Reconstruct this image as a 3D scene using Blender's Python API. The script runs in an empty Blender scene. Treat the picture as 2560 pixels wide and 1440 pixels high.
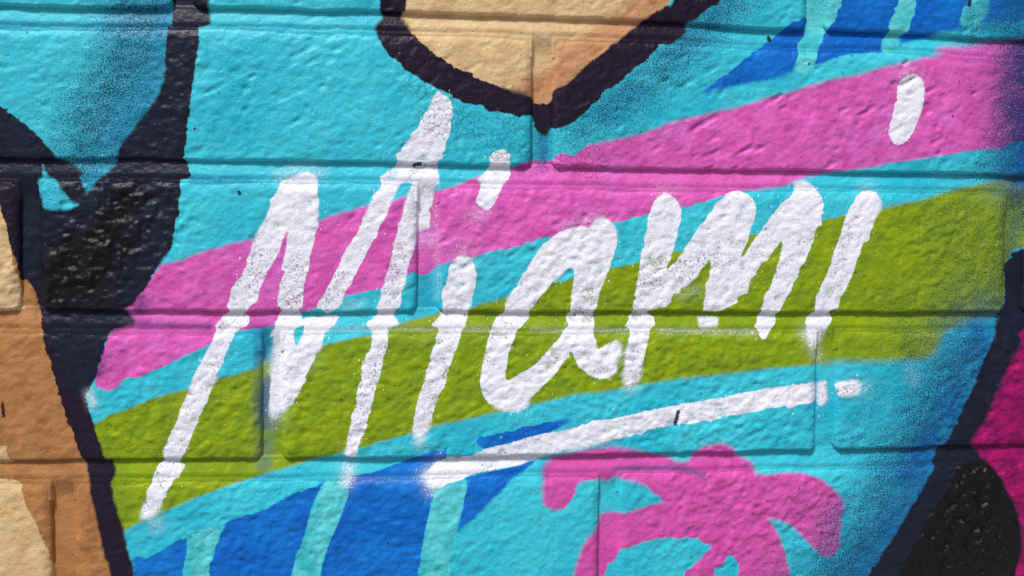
import bpy, math, random
import numpy as np

# ---------------------------------------------------------------- camera, sky, sun, exposure
scene = bpy.context.scene
col = scene.collection
cam_data = bpy.data.cameras.new("camera")
cam = bpy.data.objects.new("camera", cam_data)
col.objects.link(cam)
cam_data.sensor_width = 36.0
cam_data.lens = 30.0
cam_data.clip_start = 0.01
cam_data.clip_end = 500.0
cam.location = (0.0, -0.59559, 1.28448)
cam.matrix_world = __import__("mathutils").Matrix([[0.994896, -0.003331, -0.100846, 0.0], [-0.100689, 0.031969, -0.994404, -0.595593], [0.006537, 0.999483, 0.031471, 1.284483], [0.0, 0.0, 0.0, 1.0]])
scene.camera = cam

SUN_DIR = (-0.30, -0.42, 0.85)             # towards the light: high, in front of the wall, a little to the left
n_ = math.sqrt(sum(c * c for c in SUN_DIR))
SUN_DIR = tuple(c / n_ for c in SUN_DIR)
world = bpy.data.worlds.new("World")
scene.world = world
world.use_nodes = True
wt = world.node_tree
sky = wt.nodes.new("ShaderNodeTexSky")
sky.sky_type = 'NISHITA'
sky.sun_disc = False
sky.sun_elevation = math.asin(SUN_DIR[2])
sky.sun_rotation = math.atan2(SUN_DIR[0], SUN_DIR[1])
sky.air_density = 1.0
sky.dust_density = 3.0
sky.ozone_density = 1.0
wt.nodes["Background"].inputs["Strength"].default_value = 0.05
wt.links.new(sky.outputs[0], wt.nodes["Background"].inputs["Color"])

sun_data = bpy.data.lights.new("sun", 'SUN')
sun_data.energy = 3.5
sun_data.angle = math.radians(11)
sun_data.color = (1.0, 0.975, 0.94)
sun = bpy.data.objects.new("sun", sun_data)
col.objects.link(sun)
sun.location = (-1.5, -2.5, 5.0)
from mathutils import Vector, Matrix
sun.rotation_euler = Vector(SUN_DIR).to_track_quat('Z', 'Y').to_euler()

vs = scene.view_settings
vs.view_transform = 'Standard'
vs.look = 'None'
vs.gamma = 1.0
vs.use_curve_mapping = False
vs.exposure = 0.3
scene.cycles.use_denoising = False

# ---------------------------------------------------------------- the mural, measured on the wall
# coordinates are tenths of a millimetre along the wall and above z = 1 m
PAINT = {
  'white': [
    [-881,3429,-814,3449,-747,3425,-731,3363,-728,3281,-720,3200,-728,3131,-734,3063,-828,3021,-937,3028,-967,2965,-988,2897,-1015,2842,-1047,2801,-1074,2754,-1090,2692,-1109,2656,-1122,2623,-1136,2555,-1170,2536,-1202,2495,-1229,2476,-1189,2459,-1195,2432,-1203,2391,-1256,2364,-1282,2337,-1304,2296,-1322,2255,-1344,2214,-1363,2146,-1389,2091,-1411,2010,-1443,1955,-1464,1887,-1496,1819,-1528,1751,-1555,1683,-1589,1593,-1616,1533,-1643,1487,-1656,1463,-1630,1452,-1625,1419,-1656,1370,-1696,1330,-1728,1289,-1749,1235,-1776,1175,-1815,1113,-1868,1079,-1907,1082,-1915,1115,-1901,1183,-1880,1251,-1853,1333,-1835,1387,-1808,1441,-1771,1481,-1779,1509,-1773,1542,-1755,1590,-1720,1672,-1694,1726,-1662,1807,-1627,1889,-1595,1970,-1569,2052,-1521,2147,-1455,2269,-1420,2378,-1428,2389,-1422,2400,-1369,2470,-1335,2495,-1345,2527,-1329,2582,-1316,2650,-1281,2691,-1255,2732,-1223,2800,-1201,2868,-1180,2936,-1148,3026,-1108,3092,-1081,3154,-1057,3217,-1054,3250,-1041,3271,-1014,3304,-993,3354,-974,3392],
    [-881,3415,-747,3417,-728,3281,-720,3200,-734,3063,-761,2940,-779,2871,-788,2789,-806,2734,-820,2665,-828,2597,-836,2528,-855,2498,-850,2470,-836,2432,-788,2459,-591,2468,-593,2446,-612,2399,-634,2377,-672,2355,-688,2322,-699,2267,-721,2211,-748,2198,-748,2170,-769,2123,-802,2060,-823,1997,-850,1936,-883,1887,-896,1854,-931,1827,-958,1799,-985,1786,-1017,1759,-1044,1745,-1066,1759,-1076,1801,-1076,1883,-1070,1993,-1065,2076,-1057,2144,-1049,2213,-1043,2309,-1056,2312,-1067,2323,-1056,2350,-1029,2383,-1024,2410,-1011,2446,-1003,2476,-989,2498,-1005,2520,-1008,2569,-997,2637,-989,2692,-975,2733,-970,2766,-989,2782,-983,2793,-967,2848,-956,2911,-948,2965,-937,3028,-948,3197],
    [87,4020,68,4009,40,3967,18,3920,-14,3856,-42,3814,-61,3764,-83,3744,-110,3703,-137,3669,-164,3625,-186,3597,-213,3577,-211,3550,-205,3528,-227,3495,-260,3467,-314,3424,-320,3397,-309,3381,-314,3356,-336,3328,-363,3300,-376,3259,-395,3217,-409,3176,-436,3135,-450,3093,-463,3052,-490,3010,-517,2969,-545,2928,-572,2872,-585,2831,-612,2776,-639,2721,-666,2674,-688,2630,-720,2583,-745,2547,-742,2520,-720,2501,-666,2470,-607,2504,-585,2520,-566,2556,-553,2603,-531,2647,-512,2666,-490,2708,-471,2749,-444,2804,-422,2846,-401,2887,-382,2929,-354,2970,-335,3012,-314,3053,-300,3095,-281,3123,-259,3164,-245,3206,-226,3255,-205,3303,-183,3344,-164,3372,-136,3383,-101,3376,-109,3359,-123,3317,-136,3276,-150,3234,-163,3179,-177,3124,-199,3088,-190,3068,-199,3055,-218,2985,-231,2944,-237,2902,-245,2847,-258,2792,-280,2736,-294,2681,-307,2653,-318,2612,-313,2584,-340,2520,-332,2498,-340,2473,-367,2446,-400,2423,-414,2404,-394,2371,-373,2349,-375,2307,-381,2252,-400,2210,-427,2155,-443,2099,-449,2030,-462,1974,-476,1919,-481,1850,-503,1780,-514,1725,-525,1669,-541,1614,-549,1558,-558,1516,-552,1477,-481,1476,-462,1501,-454,1543,-440,1584,-421,1640,-394,1709,-380,1765,-366,1834,-353,1876,-345,1918,-334,1959,-317,2015,-298,2084,-285,2154,-271,2210,-257,2265,-252,2321,-244,2371,-216,2385,-181,2398,-189,2432,-211,2465,-203,2496,-175,2515,-162,2557,-167,2598,-156,2634,-126,2723,-116,2787,-99,2848,-80,2904,-67,2959,-53,3015,-34,3048,-6,3065,16,3062,30,3085,35,3112,40,3154,29,3195,37,3209,57,3251,56,3292,70,3348,98,3390,97,3431,92,3481,83,3522,119,3556,119,3583,138,3620,138,3653,157,3695,165,3722,179,3764,173,3805,184,3847,187,3888,186,3935,164,3970,123,3996],
    [505,3627,472,3610,444,3581,430,3548,436,3520,417,3478,375,3436,353,3408,375,3389,370,3352,353,3297,348,3255,362,3227,404,3208,438,3198,474,3229,496,3271,515,3313,535,3355,549,3383,577,3411,585,3439,599,3481,593,3509,584,3537,590,3579,570,3606,542,3628],
    [266,2887,211,2870,177,2836,161,2800,150,2738,134,2683,112,2641,109,2571,115,2529,120,2496,101,2473,73,2432,40,2398,60,2381,82,2370,74,2320,60,2264,38,2208,27,2152,5,2083,-8,2027,-28,1957,-41,1915,-55,1873,-69,1817,-82,1747,-90,1677,-90,1635,-49,1593,-7,1598,21,1648,48,1718,62,1760,81,1844,109,1914,131,1956,150,2011,164,2068,186,2138,205,2194,227,2235,241,2291,255,2333,269,2370,282,2403,302,2445,302,2493,324,2530,332,2585,343,2641,351,2669,359,2739,350,2795,336,2837,308,2873],
    [624,2665,660,2727,702,2792,744,2854,772,2910,814,2967,870,3009,927,3052,998,3081,1055,3096,1112,3099,1141,3091,1169,3125,1212,3154,1255,3160,1299,3141,1328,3113,1351,3070,1358,3014,1352,2957,1338,2914,1322,2858,1302,2801,1282,2744,1266,2701,1237,2630,1224,2573,1218,2531,1196,2494,1199,2460,1205,2417,1200,2374,1200,2317,1215,2260,1236,2232,1270,2254,1307,2274,1351,2288,1386,2274,1395,2231,1390,2188,1367,2145,1362,2088,1353,2054,1310,2023,1252,2012,1180,2024,1136,2047,1093,2084,1064,2119,1043,2176,1032,2190,1006,2161,964,2105,921,2048,879,2006,836,1964,794,1921,765,1893,737,1865,729,1823,709,1803,675,1795,658,1767,638,1781,567,1788,525,1797,474,1817,426,1854,397,1897,389,1939,377,1982,382,2052,396,2136,410,2207,423,2263,443,2319,459,2375,459,2398,479,2431,507,2468,549,2496,554,2558,582,2600,604,2642],
    [1708,3339,1659,3321,1615,3286,1596,3243,1579,3201,1568,3144,1554,3058,1538,2987,1527,2916,1513,2845,1505,2773,1497,2716,1483,2645,1478,2588,1464,2531,1473,2488,1450,2465,1436,2431,1408,2388,1437,2368,1446,2331,1432,2274,1418,2202,1405,2131,1397,2059,1391,2016,1412,1973,1456,1959,1500,1973,1528,2015,1548,2087,1556,2144,1570,2202,1584,2259,1598,2316,1612,2368,1641,2388,1640,2431,1640,2460,1596,2474,1581,2494,1639,2502,1712,2523,1741,2546,1756,2574,1770,2617,1799,2617,1820,2617,1825,2655,1872,2672,1916,2718,1965,2776,2003,2828,2020,2856,2032,2834,2024,2747,2004,2704,1991,2632,1997,2603,1983,2560,1977,2532,1986,2503,1998,2488,2111,2488,2141,2503,2200,2532,2244,2561,2243,2590,2288,2610,2317,2627,2331,2691,2346,2729,2375,2749,2390,2792,2419,2836,2463,2865,2507,2932,2560,2990,2547,2909,2524,2837,2519,2779,2496,2721,2482,2668,2458,2639,2438,2605,2429,2561,2409,2518,2424,2494,2395,2460,2381,2416,2366,2378,2391,2358,2406,2314,2428,2285,2458,2291,2478,2320,2502,2349,2531,2401,2546,2430,2545,2465,2560,2494,2574,2518,2598,2561,2618,2605,2647,2649,2662,2707,2697,2751,2705,2803,2741,2852,2764,2896,2784,2954,2807,3013,2821,3071,2830,3106,2866,3115,2872,3129,2859,3173,2858,3202,2886,3205,2873,3216,2878,3274,2868,3318,2846,3361,2815,3404,2769,3432,2730,3443,2685,3436,2649,3421,2647,3387,2635,3343,2591,3314,2546,3270,2517,3235,2473,3183,2415,3096,2371,3038,2327,2980,2289,2916,2269,2893,2274,2907,2297,2965,2317,3008,2326,3051,2340,3095,2363,3153,2374,3210,2367,3268,2336,3316,2291,3353,2231,3366,2172,3351,2128,3322,2085,3293,2041,3235,1998,3177,1954,3119,1911,3056,1868,2990,1839,2947,1810,2904,1781,2861,1718,2800,1715,2809,1738,2846,1752,2889,1766,2932,1780,2989,1793,3061,1816,3132,1821,3204,1805,3260,1761,3311],
    [1957,2460,2102,2465,2109,2431,2092,2379,2024,2364,1965,2373,1952,2416],
    [3211,3384,3166,3374,3130,3345,3106,3307,3076,3263,3047,3204,3026,3160,3012,3102,2995,3043,2975,2985,2952,2927,2938,2868,2917,2810,2897,2751,2874,2693,2850,2658,2830,2620,2816,2562,2817,2512,2811,2486,2772,2460,2758,2416,2758,2372,2775,2314,2769,2270,2788,2238,2822,2226,2852,2249,2891,2284,2917,2343,2941,2386,2970,2430,2976,2454,2954,2480,2939,2498,3008,2518,3023,2577,3037,2621,3067,2665,3102,2752,3122,2811,3136,2855,3166,2928,3189,2987,3219,3016,3249,3075,3263,3134,3286,3178,3312,3251,3315,3295,3298,3338,3273,3367],
    [3501,4224,3455,4199,3425,4155,3411,4097,3406,4039,3389,3980,3378,3922,3361,3849,3356,3791,3373,3747,3404,3716,3441,3708,3487,3726,3526,3765,3556,3824,3591,3898,3615,3971,3628,4044,3633,4117,3619,4175,3594,4212,3547,4234],
    [315,1480,385,1515,470,1542,583,1563,782,1623,930,1641,1039,1668,1183,1712,1328,1730,1473,1763,1619,1793,1765,1820,1972,1853,2120,1875,2299,1908,2479,1941,2599,1955,2720,1972,2851,1979,2861,1918,2854,1829,2723,1810,2632,1782,2602,1794,2481,1784,2391,1761,2271,1742,2152,1729,2093,1701,2004,1693,1915,1680,1826,1675,1767,1667,1679,1654,1591,1641,1548,1612,1416,1585,1329,1564,1242,1551,1156,1523,1041,1505,954,1486,889,1464,826,1443,754,1424,669,1397,612,1384,527,1371,443,1358,330,1332,246,1297,162,1273,92,1246,44,1247,8,1287,-17,1339,35,1400,105,1449,161,1465,245,1472],
    [2995,1969,3071,1992,3148,1995,3179,1959,3165,1891,3089,1868,3015,1869,2995,1931],
    [2866,1967,2945,1982,2950,1917,2945,1814,2875,1806],
  ],
  'white_cut': [
    [-893,2358,-836,2385,-842,2336,-861,2295,-877,2262,-890,2295],
    [1021,2796,1038,2771,1036,2714,1030,2658,1022,2587,1014,2530,1012,2494,998,2460,989,2431,995,2389,961,2346,933,2304,891,2256,848,2205,806,2162,764,2120,721,2092,679,2070,636,2042,608,2022,580,2014,566,2037,571,2093,579,2149,593,2206,612,2262,629,2304,654,2361,691,2389,724,2431,733,2460,732,2488,752,2516,789,2558,817,2595,845,2635,873,2663,896,2700,930,2720,958,2742,1001,2790],
  ],
  'pink': [
    [-2206,2029,-2173,1975,-2134,1961,-2051,1980,-2043,2015,-2012,2041,-1940,2041,-1900,2060,-1848,2081,-1809,2102,-1770,2113,-1705,2142,-1678,2161,-1620,2188,-1568,2220,-1481,2256,-1362,2310,-1256,2359,-1150,2372,-1029,2396,-962,2446,-836,2492,-742,2520,-558,2592,-476,2611,-395,2634,-313,2653,-121,2745,-80,2765,-38,2743,3,2752,58,2780,72,2813,141,2822,211,2856,342,2871,364,2887,434,2902,504,2922,560,2928,602,2942,673,2951,687,2980,743,2980,785,3003,856,3015,941,3030,1141,3068,1333,3127,1400,3136,1457,3157,1515,3166,1573,3186,1814,3246,1879,3241,1937,3268,2011,3286,2070,3307,2128,3322,2232,3358,2321,3368,2455,3384,2574,3400,2649,3430,2724,3460,2874,3500,3086,3527,3239,3547,3392,3582,3607,3615,3793,3645,3980,3678,4137,3695,4263,3713,4420,3763,5321,3833,5297,4564,4399,4514,4085,4480,3961,4444,3836,4443,3744,4420,3719,4393,3745,4373,3591,4343,3437,4300,3285,4267,3133,4213,2982,4186,2862,4154,2742,4122,2622,4076,2444,4028,2208,3951,2090,3926,1944,3888,1798,3856,1682,3820,1566,3766,1393,3720,1307,3699,1207,3680,1150,3668,1107,3644,1079,3616,1051,3593,965,3600,908,3593,894,3556,739,3553,655,3524,599,3492,487,3465,375,3436,278,3401,236,3373,153,3349,62,3326,-136,3290,-218,3256,-409,3217,-531,3180,-639,3146,-734,3112,-988,3047,-1161,2982,-1254,2963,-1359,2935,-1439,2907,-1544,2879,-1635,2838,-1701,2819,-1766,2805,-1805,2756,-1962,2594,-2040,2486,-2118,2325],
  ],
  'green': [
    [-2304,1693,-2208,1732,-2123,1786,-2019,1825,-1889,1878,-1732,1931,-1614,1959,-1403,2031,-1310,2055,-1150,2104,-1124,2136,-1065,2158,-990,2180,-707,2253,-639,2275,-558,2294,-476,2313,-381,2327,-244,2376,-175,2407,-93,2432,18,2459,87,2482,324,2521,408,2552,492,2572,576,2594,896,2697,973,2708,1035,2728,1302,2795,1403,2815,1510,2845,1751,2918,1801,2924,2311,3037,2361,3052,2579,3097,2871,3158,2971,3174,3017,3189,3322,3251,3398,3267,3491,3288,3645,3320,3769,3360,3924,3406,4080,3438,4237,3476,4427,3497,5331,3530,5347,3035,4442,2968,4364,2878,4324,2728,4324,2609,4313,2519,4232,2472,4169,2445,4012,2400,3887,2356,3809,2296,3765,2192,3672,2142,3516,2134,3330,2126,3083,2128,2992,2122,2961,2102,2848,2103,2718,2095,2597,2086,2476,2076,2177,2040,1969,2021,1763,1999,1529,1964,1384,1939,1239,1917,1066,1905,951,1877,837,1850,729,1831,610,1801,497,1783,384,1756,244,1724,132,1703,48,1681,-63,1654,-118,1636,-228,1609,-339,1577,-435,1548,-558,1516,-667,1490,-775,1464,-883,1425,-991,1399,-1045,1386,-1152,1355,-1259,1321,-1366,1287,-1525,1230,-1658,1172,-1789,1118,-1920,1061,-2025,1003,-2129,984],
  ],
  'blue': [
    [1956,4064,2057,4138,2174,4220,2291,4323,2379,4383,2511,4487,2599,4561,2724,4622,2851,4698,2989,5373,5268,5481,5292,4727,4396,4660,4270,4641,4051,4604,3896,4561,3741,4542,3664,4504,3471,4458,3435,4427,3282,4382,3039,4360,2949,4329,2829,4282,2769,4266,2635,4219,2531,4179,2442,4157,2323,4134,2205,4108,2058,4075,1985,4054],
    [-1974,802,-1935,823,-1870,813,-1830,839,-1764,878,-1685,917,-1646,936,-1606,929,-1587,975,-1593,929,-1606,874,-1620,792,-1647,682,-1677,-10,-1980,4,-1962,747],
    [-1367,1033,-1327,1052,-1260,1072,-1207,1099,-1153,1106,-1046,1150,-938,1217,-830,1257,-748,1283,-688,1307,-735,1235,-748,1199,-775,1130,-797,1047,-816,978,-844,881,-871,812,-898,715,-917,659,-953,-41,-1531,-16,-1488,677,-1448,787,-1421,869,-1394,951,-1380,1006],
    [-530,1279,-503,1334,-462,1353,-338,1373,-228,1413,-118,1453,-34,1480,-7,1493,49,1521,77,1520,119,1511,152,1536,152,1471,133,1435,63,1408,22,1352,36,1267,64,1210,56,1168,37,1098,23,1027,4,957,-5,886,-24,773,-32,689,-46,632,-71,-79,-749,-50,-721,653,-694,765,-667,862,-626,959,-598,1014,-585,1070,-558,1139,-538,1209],
    [288,1319,471,1358,641,1397,783,1432,698,1359,613,1298,571,1256,500,1187,430,1117,360,1047,275,978,219,923,233,994,261,1078,274,1163,288,1234],
    [371,1558,365,1586,385,1609,469,1622,554,1640,611,1648,696,1675,810,1694,924,1721,995,1734,1024,1725,996,1697,924,1652,782,1609,668,1576,498,1542,413,1523],
  ],
  'aqua': [
    [2719,5360,3004,5374,2986,4746,2957,4673,2929,4586,2899,4557,2870,4498,2856,4455,2827,4397,2798,4310,2784,4281,2770,4229,2725,4208,2650,4220,2635,4242,2648,4306,2671,4378,2667,4426,2691,4450,2714,4493,2734,4565,2738,4637],
    [3413,5393,3551,5400,3550,4767,3551,4723,3536,4703,3543,4674,3516,4621,3508,4592,3500,4548,3479,4527,3442,4503,3449,4460,3420,4387,3360,4356,3313,4383,3296,4440,3317,4484,3347,4523,3346,4557,3360,4616,3368,4650,3392,4674,3383,4697,3412,4761],
    [3983,5420,4092,5425,4109,4787,4125,4744,4096,4670,4050,4625,4035,4595,3989,4565,3942,4572,3910,4591,3893,4649,3929,4737,3968,4767],
    [-1606,929,-1553,983,-1367,1033,-1381,978,-1407,924,-1461,759,-1518,-16,-1664,-10,-1620,792],
    [-688,1307,-626,1328,-525,1334,-536,1209,-585,1056,-667,862,-721,653,-749,-50,-940,-41,-898,715,-844,881,-789,1075,-748,1199],
    [78,1238,190,1284,296,1304,274,1163,247,1050,214,923,192,824,178,682,153,-89,-71,-79,-32,689,-5,886,37,1098],
  ],
  'palm': [
    [1012,1477,1069,1496,1185,1511,1301,1521,1417,1513,1505,1492,1608,1470,1711,1454,1741,1439,1785,1418,1830,1402,1889,1404,1918,1433,1941,1464,1977,1499,2036,1524,2125,1537,2185,1522,2230,1486,2261,1447,2337,1411,2382,1366,2398,1307,2429,1301,2489,1300,2610,1309,2732,1307,2824,1285,2916,1244,2994,1178,3058,1102,3074,1042,3051,983,3046,894,3048,820,3043,745,3004,693,2942,680,2880,720,2818,781,2740,857,2678,918,2616,949,2555,972,2501,976,2541,907,2588,832,2620,742,2646,638,2660,548,2682,-198,2286,-181,2275,560,2279,649,2242,700,2206,718,2138,638,2094,566,2045,-170,1805,-160,1870,573,1914,615,1973,687,2032,744,2076,787,2016,812,1956,854,1837,852,1718,861,1601,838,1484,803,1396,776,1382,739,1353,670,1296,591,1259,-136,1040,-127,1063,598,1085,684,1105,756,1133,827,1176,884,1220,926,1248,974,1262,1026,1335,1042,1408,1040,1481,1056,1568,1082,1656,1110,1721,1108,1700,1132,1670,1162,1611,1206,1567,1245,1478,1273,1376,1301,1347,1295,1318,1276,1231,1286,1187,1284,1129,1280,1086,1269,1072,1232,1058,1175,1029,1147,1009,1112,972,1082,915,1083,866,1098,834,1128,836,1179,827,1237,841,1279,832,1337,835,1374,869,1422,926,1458],
  ],
  'navy': [
    [-1682,5205,-1428,5218,-1452,4581,-1457,4541,-1450,4502,-1445,4436,-1463,4416,-1518,4399,-1518,4340,-1524,4260,-1537,4180,-1545,4100,-1559,4019,-1572,3939,-1578,3859,-1591,3778,-1597,3698,-1600,3618,-1610,3604,-1613,3550,-1629,3521,-1598,3492,-1585,3430,-1580,3404,-1598,3387,-1638,3378,-1646,3322,-1641,3282,-1654,3255,-1652,3188,-1647,3161,-1673,3107,-1678,3040,-1692,3013,-1695,2959,-1713,2905,-1739,2864,-1766,2824,-1805,2770,-1844,2689,-1884,2635,-1923,2594,-1941,2554,-1975,2527,-2019,2497,-1993,2481,-1960,2451,-1950,2419,-1976,2392,-2054,2365,-2105,2347,-2124,2312,-2139,2258,-2153,2204,-2171,2150,-2190,2097,-2203,2043,-2224,1989,-2245,1962,-2266,1922,-2429,1924,-2441,1991,-2461,2058,-2478,2125,-2503,2192,-2520,2259,-2532,2326,-2547,2393,-2551,2459,-2571,2526,-2588,2593,-2612,2646,-2645,2699,-2675,2698,-2687,2751,-2699,2831,-2723,2884,-2735,2936,-2747,3015,-2758,3081,-2776,3108,-2783,3147,-2795,3199,-3629,3370,-3619,3989,-2787,3842,-2750,3809,-2700,3779,-2638,3733,-2589,3690,-2539,3638,-2509,3607,-2477,3573,-2452,3534,-2432,3511,-2351,3489,-2313,3450,-2273,3408,-2299,3389,-2286,3363,-2274,3331,-2256,3300,-2244,3278,-2225,3300,-2207,3327,-2187,3354,-2166,3378,-2130,3405,-2097,3448,-2058,3489,-2063,3518,-2045,3542,-2018,3609,-2005,3636,-1954,3703,-1902,3771,-1863,3825,-1824,3879,-1785,3933,-1758,4001,-1740,4068,-1737,4174,-1731,4280,-1723,4373,-1735,4394,-1704,4408,-1691,4440],
    [4314,2848,4325,2669,4316,2534,4269,2489,4254,2460,4243,2415,4234,2385,4241,2340,4205,2280,4175,2191,4130,2116,4085,1997,4040,1877,3995,1803,3935,1654,3890,1564,3859,1520,3798,1461,3783,1416,3759,1387,3769,1327,3739,1282,3679,1163,3603,1060,3542,957,3467,824,3391,721,3331,602,3277,529,3192,-220,5454,-317,5347,3035,4442,2953,4373,2893],
  ],
  'navy_cut': [
    [-2560,3348,-2549,3372,-2521,3388,-2491,3389,-2441,3358,-2416,3310,-2391,3284,-2366,3245,-2341,3219,-2303,3201,-2341,3176,-2379,3165,-2468,3164,-2513,3179,-2533,3229,-2560,3295],
    [-2538,3483,-2516,3441,-2499,3383,-2521,3383,-2534,3427,-2546,3467],
  ],
  'black': [
    [-1956,3371,-1866,3292,-1906,3184,-1958,3077,-1920,2970,-1973,2836,-2064,2701,-2104,2527,-2347,2500,-2538,2513,-2553,2752,-2521,2912,-2419,3005,-2215,3074,-2137,3182,-2059,3316],
  ],
  'outline': [
    [-2612,2646,-2549,2619,-2520,2513,-2506,2393,-2482,2299,-2452,2192,-2407,2085,-2378,1990,-2340,1936,-2271,1936,-2256,1868,-2238,1800,-2213,1733,-2201,1678,-2176,1610,-2158,1556,-2146,1499,-2099,1476,-2079,1419,-2087,1364,-2108,1330,-2088,1242,-2063,1146,-2038,1050,-2020,981,-2005,885,-1980,802,-1962,719,-1928,1,-2098,9,-2118,710,-2143,807,-2164,889,-2181,985,-2198,1054,-2218,1163,-2235,1245,-2250,1327,-2260,1395,-2272,1463,-2292,1504,-2313,1545,-2330,1613,-2347,1680,-2380,1735,-2400,1816,-2417,1883,-2424,1924,-2441,1991,-2461,2058,-2478,2125,-2503,2192,-2520,2259,-2532,2326,-2547,2393,-2551,2459,-2571,2526,-2588,2593],
    [-2843,3343,-2755,3384,-2698,3306,-2670,3175,-2685,2963,-2670,2725,-2675,2698,-2687,2751,-2699,2831,-2723,2884,-2735,2936,-2747,3015,-2758,3081,-2776,3108,-2783,3147,-2795,3199],
    [-322,5217,-138,5226,-140,4589,-159,4556,-167,4515,-126,4467,-112,4427,-98,4400,-57,4374,-16,4321,12,4303,53,4277,67,4255,108,4243,149,4203,205,4177,260,4157,316,4139,330,4118,399,4092,483,4067,553,4049,595,4036,651,4030,707,4006,744,3985,756,3955,843,3957,871,3974,877,4002,891,4036,919,4065,975,4083,1031,4140,1102,4203,1173,4267,1243,4319,1329,4392,1385,4435,1471,4508,1528,4552,1614,4611,1686,4656,1743,4700,1866,5320,2187,5335,2079,4712,2021,4668,1963,4623,1905,4565,1835,4535,1842,4493,1819,4455,1776,4420,1747,4397,1646,4382,1617,4345,1574,4301,1531,4258,1488,4229,1446,4191,1389,4142,1332,4098,1303,4069,1252,4054,1218,3997,1161,3948,1133,3911,1077,3862,1034,3833,992,3804,949,3787,907,3780,873,3774,856,3737,822,3728,780,3749,757,3805,745,3868,708,3867,652,3849,610,3857,554,3869,484,3881,414,3894,386,3921,344,3928,261,3937,233,3964,192,3971,150,4005,95,4023,40,4049,-1,4067,-42,4088,-70,4115,-111,4141,-152,4161,-179,4193,-220,4225,-248,4240,-261,4273,-288,4299,-310,4339,-329,4379,-351,4427,-329,4474,-302,4510,-302,4554,-316,4575],
  ],
  'brown': [
    [-3629,3396,-2795,3199,-2783,3147,-2776,3108,-2758,3081,-2747,3015,-2735,2936,-2723,2884,-2699,2831,-2687,2751,-2675,2698,-2645,2699,-2612,2646,-2588,2593,-2571,2526,-2551,2459,-2547,2393,-2532,2326,-2520,2259,-2503,2192,-2478,2125,-2461,2058,-2441,1991,-2424,1924,-2417,1883,-2400,1816,-2380,1735,-2347,1680,-2330,1613,-2313,1545,-2292,1504,-2272,1463,-2260,1395,-2250,1327,-2235,1245,-2218,1163,-2198,1054,-2181,985,-2164,889,-2143,807,-2118,710,-2085,8,-3683,77],
  ],
  'peach': [
    [-182,5224,1895,5322,1614,4583,1159,4233,933,4032,863,3932,750,3938,567,4016,288,4125,39,4255,-153,4466],
  ],
  'beige': [
    [-3661,1382,-2816,1365,-2702,1349,-2685,1309,-2666,1241,-2641,1173,-2604,1091,-2566,1009,-2541,941,-2516,872,-2497,790,-2485,708,-2468,25,-3683,77],
    [-3655,1777,-2813,1606,-2789,1566,-2751,1498,-2764,1477,-3660,1461],
    [-3629,3370,-2795,3173,-2724,2831,-2687,2698,-2677,2539,-2715,2499,-3643,2499],
    [-182,5224,1519,5304,1411,4687,1326,4615,1269,4571,1184,4518,1128,4477,1043,4410,930,4379,888,4341,881,4211,833,4173,749,4143,679,4094,623,4018,288,4125,39,4255,-153,4466],
  ],
  'magenta': [
    [5362,2551,4458,2355,4438,2280,4414,2220,4384,2145,4338,2070,4308,1980,4247,1875,4217,1801,4188,1711,4142,1636,4096,1562,4065,1511,4114,1465,4148,1410,4197,1364,4262,1288,4313,1211,4363,1119,4431,996,4467,858,4480,706,4458,584,4444,493,4432,-273,5454,-317],
  ],
  'gloss': [
    [3962,1335,4148,1374,4223,1331,4289,1257,4339,1171,4403,1054,4449,920,4469,767,4451,584,4429,463,4416,-273,3458,-231,3511,522,3601,700,3707,908,3798,1056,3889,1189,3935,1263],
  ],
}
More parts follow.
